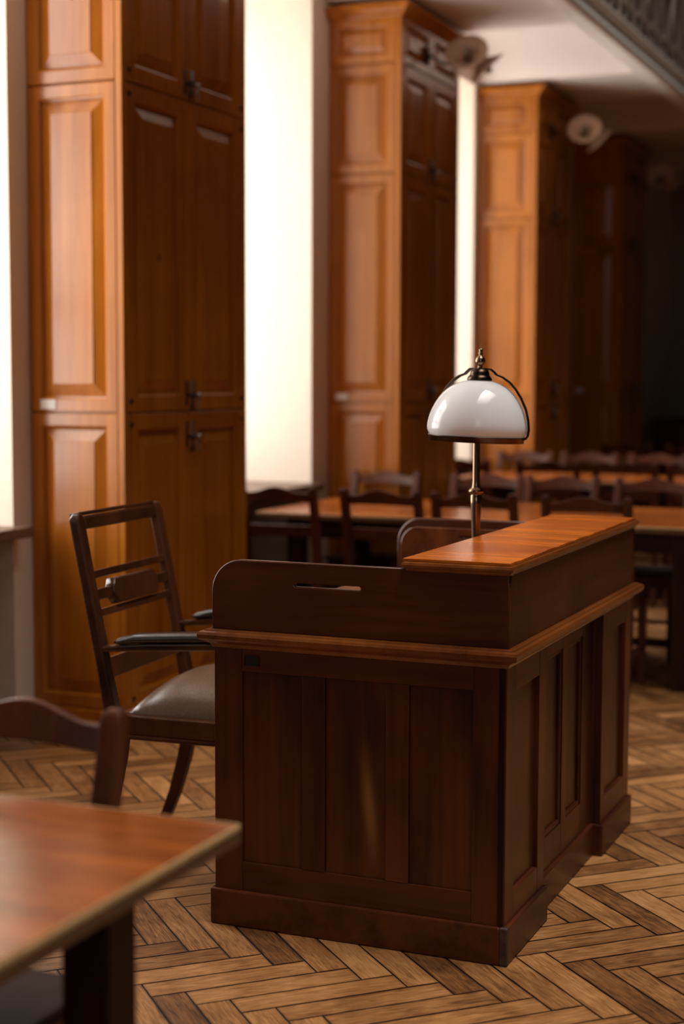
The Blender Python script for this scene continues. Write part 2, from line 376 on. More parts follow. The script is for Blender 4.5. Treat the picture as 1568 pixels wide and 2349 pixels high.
# windows in their niches
for k, (a, b_) in enumerate(WIN):
    wroot = struct(empty('window_%d' % (k+1), ((a+b_)/2, GLASS_Y, 0.88)))
    hw = (b_-a)/2; H_ = 2.80
    mb = MB()
    for x in (-hw, -0.03, hw-0.06): mb.box((x, -0.03, 0), (x+0.06, 0.04, H_), 0.004)
    for z in (0, 0.95, 1.9, H_-0.06): mb.box((-hw, -0.028, z), (hw, 0.038, z+0.06), 0.004)
    mb.build('window_frame', M['white'], wroot)
    MB().box((-hw+0.01, 0.0, 0.01), (hw-0.01, 0.006, H_-0.01)).build('pane', M['glass'], wroot)
    MB().box((-hw-0.03, 3.765-GLASS_Y, -0.05), (hw+0.03, WALL-GLASS_Y+0.0, -0.005), 0.006).box((-hw, WALL-GLASS_Y-0.002, -0.05), (hw, -0.03, -0.005)).build('window_sill', M['sill'], wroot)
wroot = struct(empty('window_5', (XB, -2.4, 2.7)))
mb = MB()
for y in (-1.1, -0.40, 0.36, 1.06): mb.box((-0.1, y, 0), (-0.04, y+0.05, 3.8))
for z in (0, 1.2, 2.45, 3.75): mb.box((-0.1, -1.1, z), (-0.04, 1.1, z+0.06))
mb.build('window_frame', M['white'], wroot)
bpy.data.objects['daylight_hall'].location = (XB-0.15, -2.4, 4.6)

# ------------------------------------------------------------------ desk
DX, DY, DR = 3.792, 1.152, 0.0039
W_, L_, PA, ZL, ZH = 0.849, 1.436, 0.100, 0.819, 1.010
desk = tag(empty('desk', (DX, DY, 0), DR), 'dark mahogany reading-room desk with panelled front and raised hutch, in the middle of the parquet', 'desk')
def bx(name, a, b_, mat, bev=0.003, parent=desk): return MB().box(a, b_, bev).build(name, mat, parent)
# plinth in three lengths: the middle stands back
mb = MB()
def plinth(u0, u1, v0):
    mb.box((u0, v0, 0), (u1, v0+0.02, PA), 0.005)
plinth(0, 0.386, 0); plinth(0.386, 1.03, 0.03); plinth(1.025, L_, 0)
mb.box((0.3735, 0.0, 0), (0.3855, 0.05, PA), 0.002); mb.box((1.026, 0.001, 0), (1.04, 0.05, PA), 0.002)
mb.box((0, 0.0205, 0), (0.02, W_, PA), 0.005); mb.box((L_-0.02, 0.0205, 0), (L_, W_, PA), 0.005)
mb.box((0.02, W_-0.022, 0), (0.42, W_-0.002, PA)); mb.box((1.0, W_-0.022, 0), (L_-0.02, W_-0.002, PA))
mb.build('plinth', M['desk_x'], desk)
B = 0.011; ZB = ZL-0.030
# end panel facing the camera: stiles and rails around three sunk panels
def end_panel(x_out, sgn, name):
    p = empty(name, (x_out, 0, 0)); p.parent = desk
    t = 0.022*sgn
    def bb(a, b_, bev=0.0015): return (min(a[0], b_[0]), a[1], a[2]), (max(a[0], b_[0]), b_[1], b_[2]), bev
    for v0, v1 in ((B+0.003, 0.100), (0.755, W_-B)): MB().box(*bb((0, v0, PA-0.01), (t, v1, ZB))).build('stile', M['desk_v'], p)
    for v0, v1 in ((0.274, 0.338), (0.511, 0.577)): MB().box(*bb((0, v0, 0.1805), (t, v1, 0.7065))).build('muntin', M['desk_v'], p)
    for z0, z1 in ((0.707, ZB), (PA-0.01, 0.180)): MB().box(*bb((0.0004*sgn, 0.1006, z0), (t, 0.7544, z1))).build('rail', M['desk_y'], p)
    for v0, v1 in ((0.1, 0.274), (0.338, 0.511), (0.577, 0.755)):
        MB().box(*bb((0.0075*sgn, v0+0.0002, 0.17), (0.018*sgn, v1-0.0002, 0.715))).build('panel', M['desk_v'], p)
    return p
ep = end_panel(B, 1, 'end_panel'); end_panel(L_-B, -1, 'end_panel')
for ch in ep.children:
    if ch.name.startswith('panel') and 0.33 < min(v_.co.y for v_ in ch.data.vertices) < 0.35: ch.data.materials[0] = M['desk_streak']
MB().box((-0.0006, -0.0006, 0.001), (0.0215, 0.0215, PA+0.0004), 0.004).build('corner_block', M['worn'], desk)
pl_ = empty('inventory_plate', (-0.0012, 0.725, 0.737)); pl_.parent = ep; pl_['label'] = 'small dark stamped metal plate'
mb = MB().box((-0.001, -0.022, -0.0135), (0.0014, 0.022, 0.0135), 0.0006)
mb.box((-0.0022, -0.0215, 0.0112), (0, 0.0215, 0.013)).box((-0.0022, -0.0215, -0.013), (0, 0.0215, -0.0112)).box((-0.0022, -0.0218, -0.013), (0, -0.020, 0.013)).box((-0.0022, 0.020, -0.013), (0, 0.0218, 0.013))
bpy.data.objects.remove(pl_)
pl_ = mb.build('inventory_plate', M['black'], ep, loc=(-0.0008, 0.725, 0.737)); pl_['label'] = 'small dark stamped metal plate'
# front: two pedestals with one panel, a recessed middle with two
def framed(name, u0, u1, v0, panels, zb, ztp, ret=()):
    p = empty(name, (0, v0, 0)); p.parent = desk
    us = [u0] + [x for ab in panels for x in ab] + [u1]
    for i in range(0, len(us), 2): MB().box((us[i], 0, PA-0.01), (us[i+1], 0.022, ZB), 0.0015).build('stile', M['desk_v'], p)
    for a, b_ in panels:
        for q0, q1 in ((PA-0.01, zb), (ztp, ZB)): MB().box((a+0.0006, 0.0004, q0), (b_-0.0006, 0.022, q1), 0.0015).build('rail', M['desk_x'], p)
    for a, b_ in panels:
        MB().box((a, 0.014, zb-0.01), (b_, 0.021, ztp+0.01)).build('panel', M['desk_v'], p)
        if len(panels) > 1:
            mb = MB()
            for q0, q1 in (((a, zb), (b_, zb+0.012)), ((a, ztp-0.012), (b_, ztp)), ((a, zb), (a+0.010, ztp)), ((b_-0.010, zb), (b_, ztp))):
                mb.box((q0[0], 0.004, q0[1]), (q1[0], 0.015, q1[1]), 0.003)
            mb.build('bead', M['desk_x'], p)
    return p
framed('front_panel', B, 0.379, B, [(0.088, 0.315)], 0.170, 0.700)
framed('front_panel', 0.379, 1.035, 0.042, [(0.497, 0.675), (0.725, 0.905)], 0.195, 0.715)
framed('front_panel', 1.035, L_-B, B, [(1.082, 1.350)], 0.180, 0.700)
for u0 in (0.357, 1.0355): MB().box((u0, B+0.022, PA), (u0+0.0215, 0.16, ZB)).build('pedestal_return', M['desk_v'], desk)
MB().box((0.45, 0.066, 0.1), (0.99, 0.078, ZB)).build('modesty_panel', M['desk_x'], desk)
for u0 in (0.40, 1.0): MB().box((u0, 0.1, 0.05), (u0+0.02, W_-0.032, ZB)).build('pedestal_wall', M['desk_v'], desk)
for u0, u1 in ((0.035, 0.398), (1.022, L_-0.035)):
    for k in range(4):
        d_ = bx('drawer', (u0, W_-0.03, 0.115+k*0.165), (u1, W_-0.012, 0.272+k*0.165), M['desk_x'])
        MB().lathe([(0.0, 0), (0.006, 0), (0.006, 0.012), (0.014, 0.018), (0.012, 0.026), (0, 0.028)], 16).build('knob', M['brass_d'], d_, True, ((u0+u1)/2, W_-0.013, 0.19+k*0.165), (-math.pi/2, 0, 0))
# moulded ledge (worktop) : shaped edge all round
E_ = 0.0345
def ring_profile(mbx, u0, u1, v0, v1, prof):
    rings = []
    for off, z in prof:
        rings.append([mbx.bm.verts.new(p) for p in ((u0-off, v0-off, z), (u1+off, v0-off, z), (u1+off, v1+off, z), (u0-off, v1+off, z))])
    for a, c in zip(rings, rings[1:]):
        for j in range(4): mbx.bm.faces.new((a[j], a[(j+1) % 4], c[(j+1) % 4], c[j]))
    mbx.bm.faces.new(rings[0][::-1]); mbx.bm.faces.new(rings[-1])
    return mbx
mb = ring_profile(MB(), B, L_-B, B, W_-B, [(-0.004, ZL-0.052), (0.004, ZL-0.050), (0.009, ZL-0.040), (0.020, ZL-0.032), (0.030, ZL-0.029), (E_, ZL-0.024), (E_+0.001, ZL-0.014), (E_-0.002, ZL-0.007), (E_-0.009, ZL-0.004), (E_-0.013, ZL-0.0055), (E_-0.015, ZL-0.001), (E_-0.022, ZL)])
mb.build('worktop', M['ledge'], desk)
# hutch: boards, two deep round-cornered end boards, moulded top and veneered cover
def arc(c, r, a0, a1, n=10): return [(c[0]+r*math.cos(math.radians(a0+(a1-a0)*i/n)), c[1]+r*math.sin(math.radians(a0+(a1-a0)*i/n))) for i in range(n+1)]
HV = 0.006; R_ = 0.088
outer = [(HV, ZL), (W_-HV, ZL)] + arc((W_-HV-R_, ZH-R_), R_, 0, 90, 12) + [(HV, ZH)]
slot = [(0.414, 0.9455)] + [(0.594, 0.9455)] + arc((0.594, 0.9505), 0.005, -90, 90, 4)[1:] + [(0.414, 0.9555)] + arc((0.414, 0.9505), 0.005, 90, 270, 4)[1:-1]
plate('hutch_end_board', outer, [slot], 0.020, M['desk_y'], desk, 0.0035, YZ(0.016))
fo = [(HV, ZL), (W_-HV, ZL)] + arc((W_-HV-R_, ZH-R_), R_, 0, 90, 12) + [(HV, ZH)]
fb = plate('hutch_end_board', fo, [slot], 0.016, M['desk_y'], desk, 0.006, YZ(L_-0.014))
r3 = R_-0.026; q_ = W_-HV-0.030
plate('inner_lining_board', [(0.02, ZL+0.0005), (q_, ZL+0.0005)] + arc((q_-r3, ZH-0.028-r3), r3, 0, 90, 10) + [(0.02, ZH-0.028)], [slot], 0.012, M['ledge'], desk, 0.003, YZ(L_-0.060))
MB().box((L_-0.054, 0.02, ZL), (L_-0.019, q_-0.05, ZH-0.07)).build('lining_spacer', M['desk_y'], desk)
MB().box((0.0265, HV+0.001, ZL), (L_-0.0225, HV+0.019, ZH), 0.001).build('hutch_front_board', M['desk_x'], desk)
HT = 0.268
MB().box((0.0265, HT-0.004, ZL), (L_-0.068, HT+0.010, ZH), 0.001).build('hutch_rear_board', M['desk_x'], desk)
mb = ring_profile(MB(), HV, L_-HV, HV, HT+0.008, [(0.001, ZH-0.006), (0.004, ZH-0.004), (0.006, ZH+0.002), (0.012, ZH+0.005), (0.0145, ZH+0.011), (0.012, ZH+0.017), (0.006, ZH+0.0195), (0.0, ZH+0.020)])
mb.build('hutch_top_moulding', M['ledge'], desk)
# loosely fitted veneer cover with an uneven front edge
mb = MB(); n = 60; za, zb2 = ZH+0.0205, ZH+0.0265
lo_, hi_ = [], []
random.seed(3)
for i in range(n+1):
    u = HV-0.006 + (L_-2*HV+0.010)*i/n; dv = random.uniform(-0.0015, 0.0018)
    zz = 0.0012*math.sin(i*0.9)+random.uniform(-0.0005, 0.0005)
    lo_.append([mb.bm.verts.new(p) for p in ((u, HV-0.004+dv, za), (u, HV-0.004+dv, zb2+zz*0.6), (u, 0.14, zb2+0.001), (u, HT+0.022, zb2), (u, HT+0.022, za))])
for a, c in zip(lo_, lo_[1:]):
    for j in range(5): mb.bm.faces.new((a[j], a[(j+1) % 5], c[(j+1) % 5], c[j]))
mb.bm.faces.new(lo_[0]); mb.bm.faces.new(lo_[-1][::-1])
cv = mb.build('cover_board', M['veneer'], desk); cv['label'] = 'bright orange-brown veneered cover on the hutch'

# ------------------------------------------------------------------ desk lamp
lx, ly = 4.565, 1.50
lamp = tag(empty('desk_lamp', (lx, ly, ZL)), 'brass desk lamp with white opal glass dome shade, standing on the dark desk', 'lamp')
MB().lathe([(0, 0), (0.085, 0), (0.088, 0.008), (0.075, 0.018), (0.05, 0.024), (0.030, 0.034), (0.024, 0.045)], 48).build('base', M['brass'], lamp, True)
MB().lathe([(0.022, 0.04), (0.0165, 0.10), (0.0135, 0.15), (0.0125, 0.20), (0.0145, 0.255), (0.0165, 0.300), (0.017, 0.325), (0.0125, 0.330),
            (0.021, 0.333), (0.024, 0.338), (0.021, 0.344), (0.0135, 0.349), (0.012, 0.356), (0.0108, 0.37), (0.0105, 0.52)], 32).build('stem', M['brass'], lamp, True)
T_ = Matrix.Rotation(math.radians(2.2), 3, (fw.x, fw.y, 0)).to_4x4()
head = empty('shade_holder', (0, 0, 0.50)); head.parent = lamp
head.matrix_local = Matrix.Translation((0, 0, 0.50)) @ T_
# local z=0 of the holder is the rim
sh = [(0.140, 0.004), (0.1475, 0.012), (0.1515, 0.026), (0.150, 0.045), (0.1435, 0.070), (0.133, 0.095), (0.118, 0.120), (0.098, 0.143), (0.073, 0.160), (0.045, 0.170), (0.018, 0.173)]
inn = [(r_-0.004, z_-0.003) for r_, z_ in sh][::-1]
MB().lathe(sh, 72).build('shade', M['opal'], head, True, sub=1)
MB().lathe([(0.138, -0.012), (0.1415, -0.012), (0.1425, 0.002), (0.1465, 0.0035), (0.1465, 0.006), (0.138, 0.006), (0.138, -0.012)], 72).build('rim_band', M['brass_d'], head, True)
MB().lathe([(0.0, 0.168), (0.037, 0.169), (0.0375, 0.177), (0.033, 0.184), (0.0295, 0.187), (0.029, 0.193), (0.026, 0.201), (0.016, 0.208), (0.009, 0.210), (0, 0.210)], 40).build('cap', M['brass_d'], head, True)
MB().lathe([(0.0, 0.206), (0.010, 0.208), (0.006, 0.213), (0.0065, 0.216), (0.0145, 0.224), (0.0155, 0.231), (0.0125, 0.240), (0.0055, 0.246), (0.005, 0.249), (0.0075, 0.2525), (0.005, 0.256), (0.0045, 0.259), (0.0065, 0.2625), (0.005, 0.266), (0, 0.268)], 32).build('finial', M['brass'], head, True)
# strap brackets arching over the shade
for az in (math.radians(-110), math.radians(52)):
    ang = YAW + az
    c_, s_ = math.cos(ang), math.sin(ang)
    rr = [(0.012, 0.207), (0.034, 0.206), (0.044, 0.198), (0.052, 0.190), (0.070, 0.184), (0.092, 0.170), (0.112, 0.150), (0.130, 0.124), (0.146, 0.092), (0.155, 0.060), (0.1585, 0.030), (0.156, 0.012), (0.150, 0.003), (0.141, 0.0)]
    MB().tube([(r_*c_, r_*s_, z_) for r_, z_ in rr], 1.0, flat=(0.005, 0.015)).build('bracket', M['brass_d'], head, bevel=0.001)
MB().lathe([(0, -0.001), (0.012, -0.001), (0.012, 0.16), (0, 0.16)], 16).build('lamp_holder', M['brass_d'], head, True)

# ------------------------------------------------------------------ upholstered armchair at the desk
ac = tag(empty('armchair', (4.408, 2.296, 0), math.radians(3.5)), 'dark burl-wood armchair with brown leather seat and padded arms, drawn up behind the desk', 'chair')
# local: x across, y towards its back (+y = back of the chair), seat front at -y
HWI = 0.268
def rounded(path, w_, h_, name, mat, parent=ac, sc=1.0, bevel=0.006):
    return MB().tube(path, sc, flat=(w_, h_)).build(name, mat, parent, bevel=bevel)
def backy(z): return 0.225 + (z-0.45)*0.20
for sx in (-1, 1):
    pts = [(sx*HWI, backy(z), z) for z in (0.40, 0.50, 0.60, 0.75, 0.90, 1.02, 1.065)]
    p = MB()
    ys = pts
    # tapered rear upright, rounded at the top
    prof = [(sx*(HWI)-0.021, 0), (sx*(HWI)+0.021, 0)]
    bmq = p
    rings = []
    for (x, y, z) in pts:
        d_ = 0.034 if z > 0.55 else 0.042
        rings.append([p.bm.verts.new(q) for q in ((x-0.023, y-d_/2, z), (x+0.023, y-d_/2, z), (x+0.023, y+d_/2, z), (x-0.023, y+d_/2, z))])
    x, y, z = pts[-1]
    rings.append([p.bm.verts.new(q) for q in ((x-0.012-0.004*sx, y-0.012, z+0.018), (x+0.012-0.004*sx, y-0.012, z+0.018), (x+0.012-0.004*sx, y+0.014, z+0.018), (x-0.012-0.004*sx, y+0.014, z+0.018))])
    for a, c in zip(rings, rings[1:]):
        for j in range(4): p.bm.faces.new((a[j], a[(j+1) % 4], c[(j+1) % 4], c[j]))
    p.bm.faces.new(rings[0][::-1]); p.bm.faces.new(rings[-1])
    p.build('back_upright', M['arm'], ac, bevel=0.007)
    # sabre rear leg
    lg = [(sx*HWI*0.98, 0.205, 0.43), (sx*HWI*0.98, 0.215, 0.34), (sx*HWI*0.98, 0.24, 0.22), (sx*HWI*0.98, 0.275, 0.10), (sx*HWI*0.98, 0.315, 0.0)]
    MB().tube(lg, [1.15, 1.1, 1.0, 0.9, 0.8], flat=(0.040, 0.042)).build('leg', M['chair'], ac, bevel=0.004)
    # front leg
    MB().tube([(sx*HWI, -0.215, 0.50), (sx*HWI, -0.215, 0.38), (sx*HWI, -0.22, 0.2), (sx*HWI, -0.225, 0.0)], [1.15, 1.1, 0.95, 0.75], flat=(0.046, 0.046)).build('leg', M['chair'], ac, bevel=0.004)
    # arm support curving up from the front leg
    MB().tube([(sx*HWI, -0.205, 0.49), (sx*HWI, -0.175, 0.56), (sx*HWI, -0.165, 0.64), (sx*HWI, -0.175, 0.70)], [1.25, 1.0, 0.9, 0.9], flat=(0.030, 0.040)).build('arm_support', M['chair'], ac, bevel=0.005)
    # arm rail and leather pad
    MB().tube([(sx*HWI, backy(0.70)-0.005, 0.672), (sx*(HWI+0.004), 0.20, 0.680), (sx*(HWI+0.01), 0.10, 0.690), (sx*(HWI+0.012), -0.10, 0.703), (sx*(HWI+0.010), -0.24, 0.708)], [0.9, 1.0, 1.1, 1.1, 1.0], flat=(0.020, 0.040)).build('arm_rail', M['arm'], ac, bevel=0.006)
    pd = [(0.215, 0.697, 0.30), (0.197, 0.701, 0.75), (0.14, 0.712, 1.0), (0.0, 0.722, 1.05), (-0.12, 0.729, 1.05), (-0.195, 0.731, 0.95), (-0.225, 0.728, 0.45)]
    mb = MB(); rings = []
    for y, z, s_ in pd:
        ring = []
        for j in range(14):
            th = 2*math.pi*j/14
            ring.append(mb.bm.verts.new((sx*(HWI+0.010)+0.031*s_*math.cos(th), y, z+(0.018 if math.sin(th) > 0 else 0.014)*s_*math.sin(th))))
        rings.append(ring)
    for a, c in zip(rings, rings[1:]):
        for j in range(14): mb.bm.faces.new((a[j], a[(j+1) % 14], c[(j+1) % 14], c[j]))
    mb.bm.faces.new(rings[0]); mb.bm.faces.new(rings[-1][::-1])
    mb.build('arm_pad', M['leather_d'], ac, True)
# back: top rail with an extra strip, slats, shaped centre tablet, low rail
def slat(z, h_, d_, name, mat=M['arm'], x=HWI-0.018, dy=0, bev=0.003):
    yy = backy(z)+dy
    return MB().box((-x, -d_/2, -h_/2), (x, d_/2, h_/2), bev, Matrix.Rotation(math.radians(-11.3), 3, 'X')).build(name, mat, ac, loc=(0, yy, z))
slat(1.052, 0.042, 0.030, 'top_rail', bev=0.008)
slat(1.078, 0.012, 0.036, 'top_strip', x=HWI-0.012, dy=0.012, bev=0.004)
slat(0.893, 0.024, 0.018, 'slat'); slat(0.832, 0.034, 0.018, 'slat'); slat(0.776, 0.024, 0.018, 'slat')
tb = plate('tablet', [(-0.143, -0.026), (-0.135, -0.040), (0.135, -0.040), (0.143, -0.026), (0.150, -0.022), (0.150, 0.022), (0.143, 0.026), (0.135, 0.040), (-0.135, 0.040), (-0.143, 0.026), (-0.150, 0.022), (-0.150, -0.022)], [], 0.034, M['arm'], ac, 0.006,
           Matrix.Translation((0, backy(0.832)-0.004, 0.832)) @ Matrix.Rotation(math.radians(-11.3), 4, 'X') @ Matrix.Rotation(math.pi/2, 4, 'X'))
slat(0.610, 0.062, 0.022, 'lower_rail')
# seat frame and domed cushion
mb = MB()
mb.box((-HWI-0.02, -0.235, 0.418), (-HWI+0.02, 0.215, 0.476), 0.004); mb.box((HWI-0.02, -0.235, 0.418), (HWI+0.02, 0.215, 0.476), 0.004)
mb.box((-HWI+0.0205, -0.235, 0.418), (HWI-0.0205, -0.195, 0.476), 0.004); mb.box((-HWI+0.0205, 0.18, 0.418), (HWI-0.0205, 0.215, 0.476), 0.004)
mb.build('seat_frame', M['arm'], ac)
mb = MB()
for x in (-HWI, HWI): mb.box((x-0.025, -0.24, 0.404), (x+0.025, 0.225, 0.418), 0.005)
mb.box((-HWI+0.026, -0.24, 0.404), (HWI-0.026, -0.19, 0.418), 0.005)
mb.build('seat_bead', M['chair'], ac)
mb = MB(); n = 20; grid = []
for i in range(n+1):
    row = []
    for j in range(n+1):
        a, c = i/n*2-1, j/n*2-1
        e = (1-abs(a)**3.2)**0.55*(1-abs(c)**3.2)**0.55
        row.append(mb.bm.verts.new((a*(HWI-0.012), -0.015+c*0.205, 0.478+0.062*e+0.052*(1-a*a)*(1-c*c))))
    grid.append(row)
for i in range(n):
    for j in range(n): mb.bm.faces.new((grid[i][j], grid[i+1][j], grid[i+1][j+1], grid[i][j+1]))
bot = [mb.bm.verts.new((p.co.x, p.co.y, 0.470)) for p in ([grid[i][0] for i in range(n+1)] + [grid[n][j] for j in range(1, n+1)] + [grid[i][n] for i in range(n-1, -1, -1)] + [grid[0][j] for j in range(n-1, 0, -1)])]
top_ = ([grid[i][0] for i in range(n+1)] + [grid[n][j] for j in range(1, n+1)] + [grid[i][n] for i in range(n-1, -1, -1)] + [grid[0][j] for j in range(n-1, 0, -1)])
for i in range(len(bot)): mb.bm.faces.new((top_[i], top_[(i+1) % len(bot)], bot[(i+1) % len(bot)], bot[i]))
mb.bm.faces.new(bot)
mb.build('seat_cushion', M['leather'], ac, True)

# ------------------------------------------------------------------ tall cabinets against the piers
def raised(w_, h_, stile, mat, name, parent, M4, rail=None):
    """framed door with a raised and fielded panel; local x across, z up, outer face at y=0 looking to -y"""
    rail = rail or stile; mb = MB(); bmx = mb.bm
    def ring(inx, inz, y): return [bmx.verts.new(p) for p in ((-w_/2+inx, y, inz), (w_/2-inx, y, inz), (w_/2-inx, y, h_-inz), (-w_/2+inx, y, h_-inz))]
    bvl = min(0.055, (w_/2-stile)*0.42, (h_/2-rail)*0.5)
    rs = [ring(0, 0, 0.022), ring(0, 0, 0.003), ring(0.003, 0.003, 0.0), ring(stile-0.010, rail-0.010, 0.0), ring(stile-0.006, rail-0.006, 0.004), ring(stile, rail, 0.007),
          ring(stile+0.001, rail+0.001, 0.0205), ring(stile+0.004, rail+0.004, 0.0215), ring(stile+bvl, rail+bvl, 0.005), ring(stile+bvl+0.001, rail+bvl+0.001, 0.002)]
    for a, c in zip(rs, rs[1:]):
        for j in range(4): bmx.faces.new((a[j], a[(j+1) % 4], c[(j+1) % 4], c[j]))
    bmx.faces.new(rs[0][::-1]); bmx.faces.new(rs[-1])
    bmx.transform(M4)
    return mb.build(name, mat, parent)
TIER = [(0.105, 1.345), (1.352, 2.692), (2.699, 3.325), (3.332, 3.600)]
def cabinet(xa, xb, label):
    w_ = xb-xa; YF = 3.38
    c = tag(empty('cabinet', (xa, YF, 0)), label, 'cabinet', 'tall panelled cabinets between the windows')
    MB().box((0.0225, 0.023, 0.0), (w_-0.0225, WALL-YF-0.003, 3.60)).build('carcass', M['cab'], c)
    for x0 in (0.0, w_-0.032): MB().box((x0, 0.0, 0.1), (x0+0.032, 0.032, 3.60), 0.004).build('corner_post', M['cab'], c)
    MB().box((-0.012, -0.012, 0), (w_+0.012, WALL-YF-0.003, 0.1), 0.006).build('plinth', M['cab_h'], c)
    mb = ring_profile(MB(), 0, w_, 0, WALL-YF, [(0.0, 3.585), (0.010, 3.592), (0.014, 3.600), (0.030, 3.612), (0.048, 3.632), (0.060, 3.642), (0.066, 3.645), (0.066, 3.662), (0.0, 3.665)])
    bmesh.ops.bisect_plane(mb.bm, geom=mb.bm.verts[:]+mb.bm.edges[:]+mb.bm.faces[:], plane_co=(0, WALL-YF-0.002, 0), plane_no=(0, 1, 0), clear_outer=True)
    mb.build('cornice', M['cab_h'], c)
    sw = WALL-YF-0.034
    for k, (z0, z1) in enumerate(TIER):
        for sgn in (-1, 1):     # the narrow ends
            Mx = Matrix.Translation((0.0 if sgn < 0 else w_, 0.033+sw/2, z0)) @ Matrix.Rotation(-math.pi/2 if sgn < 0 else math.pi/2, 4, 'Z')
            raised(sw, z1-z0, 0.060, M['cab'], 'end_panel', c, Mx)
        dw = (w_-0.068)/2
        for s_ in (-1, 1):
            Mx = Matrix.Translation((w_/2+s_*(dw/2+0.0015), 0.0, z0))
            d_ = raised(dw, z1-z0, 0.085 if k < 3 else 0.06, M['cab'], 'door', c, Mx, rail=0.075 if k < 3 else 0.055)
            if k < 3:
                zz = (z0+0.075 if k else z1-0.10); xx = w_/2+s_*0.030
                h = MB().box((xx-0.009, -0.005, zz-0.055), (xx+0.009, 0, zz+0.055), 0.003).lathe([(0, -0.012), (0.012, -0.010), (0.015, 0.0), (0.012, 0.010), (0, 0.012)], 12, (xx, -0.028, zz-0.01)).tube([(xx, -0.022, zz-0.01), (xx, 0, zz-0.01)], 0.005)
                h.tube([(xx, -0.03, zz-0.02), (xx+0.002, -0.024, zz-0.075)], [0.004, 0.008])
                h.build('handle', M['black'] if s_ < 0 else M['steel'], d_, True)
            for zh in (z0+0.045, z1-0.045):
                xh = w_/2+s_*(dw-0.018)
                MB().tube([(xh, 0.002, zh), (xh, -0.006, zh)], 0.010, 12).build('hinge_cap', M['brass_d'], d_)
    # card label at the end panel
    MB().box((-0.0045, 0.33, 1.362), (-0.001, 0.405, 1.402), 0.001).build('card_label', M['paper'], c)
    return c
cabs = [cabinet(*CAB[0], 'tall panelled wood cabinet nearest the camera, standing behind the armchair'),
        cabinet(*CAB[1], 'tall panelled wood cabinet with lamp, between the two bright window bays'),
        cabinet(*CAB[2], 'tall panelled wood cabinet rising behind the white glass desk lamp'),
        cabinet(*CAB[3], 'nearly black tall cabinet in deep shade at the far end of the row')]
# woodworm knots on the first cabinet door
mb = MB()
for x, z, r_ in ((0.30, 2.33, 0.008), (0.30, 2.00, 0.014), (0.83, 1.98, 0.007)):
    mb.lathe([(0, 0.0005), (r_*0.6, 0.0005), (r_, -0.0015)], 12, (x, 0.0022, z), Matrix.Rotation(math.pi/2, 3, 'X') @ Matrix.Diagonal((1, 1.5, 1)))
mb.build('knot', M['black'], cabs[0])

# ------------------------------------------------------------------ twin-shade lamps on the cabinets
def wall_lamp(x, z, label):
    r = tag(empty('cabinet_lamp', (x, 3.375, z)), label, 'lamp', 'twin shade lamps on the cabinet fronts')
    MB().lathe([(0, 0), (0.05, 0), (0.055, 0.008), (0.04, 0.018), (0.015, 0.03), (0, 0.03)], 24, (0, 0, 0), Matrix.Rotation(math.pi/2, 3, 'X')).build('wall_plate', M['brass_d'], r, True)
    ends = []
    for sx, dx_, dz_ in ((-1, 0.06, -0.035), (1, 0.12, -0.03)):
        e_ = (dx_, -0.25 if sx < 0 else -0.30, dz_)
        MB().tube([(0, -0.02, 0), (dx_*0.2, -0.09, -0.05), (dx_*0.6, -0.17, -0.05+dz_*0.4), e_], 0.008, 8).build('arm', M['brass_d'], r, True)
        ends.append(e_)
    for (e_, dv) in ((ends[0], Vector((-0.80, -0.12, 0.46))), (ends[1], Vector((0.34, -0.57, -0.70)))):
        dv = dv.normalized(); q = dv.to_track_quat('Z', 'Y').to_matrix()
        s_ = MB().lathe([(0.020, -0.01), (0.030, 0.0), (0.060, 0.028), (0.105, 0.055), (0.130, 0.070), (0.127, 0.072), (0.102, 0.059), (0.057, 0.032), (0.026, 0.006), (0.020, -0.01)], 40, e_, q).build('shade', M['shade_in'], r, True)
        MB().lathe([(0, -0.045), (0.018, -0.04), (0.020, 0.0), (0.012, 0.02), (0.026, 0.06), (0.024, 0.090), (0, 0.105)], 20, e_, q).build('bulb', M['brass_d'] if False else M['steel'], s_, True)
    return r
wall_lamp(9.22, 3.44, 'twin-shade metal lamp on the cornice of the cabinet between the two bright windows')
wall_lamp(12.02, 3.385, 'twin-shade lamp on the cabinet rising behind the white desk lamp')
wall_lamp(14.80, 3.345, 'small twin-shade lamp on the nearly black far cabinet')

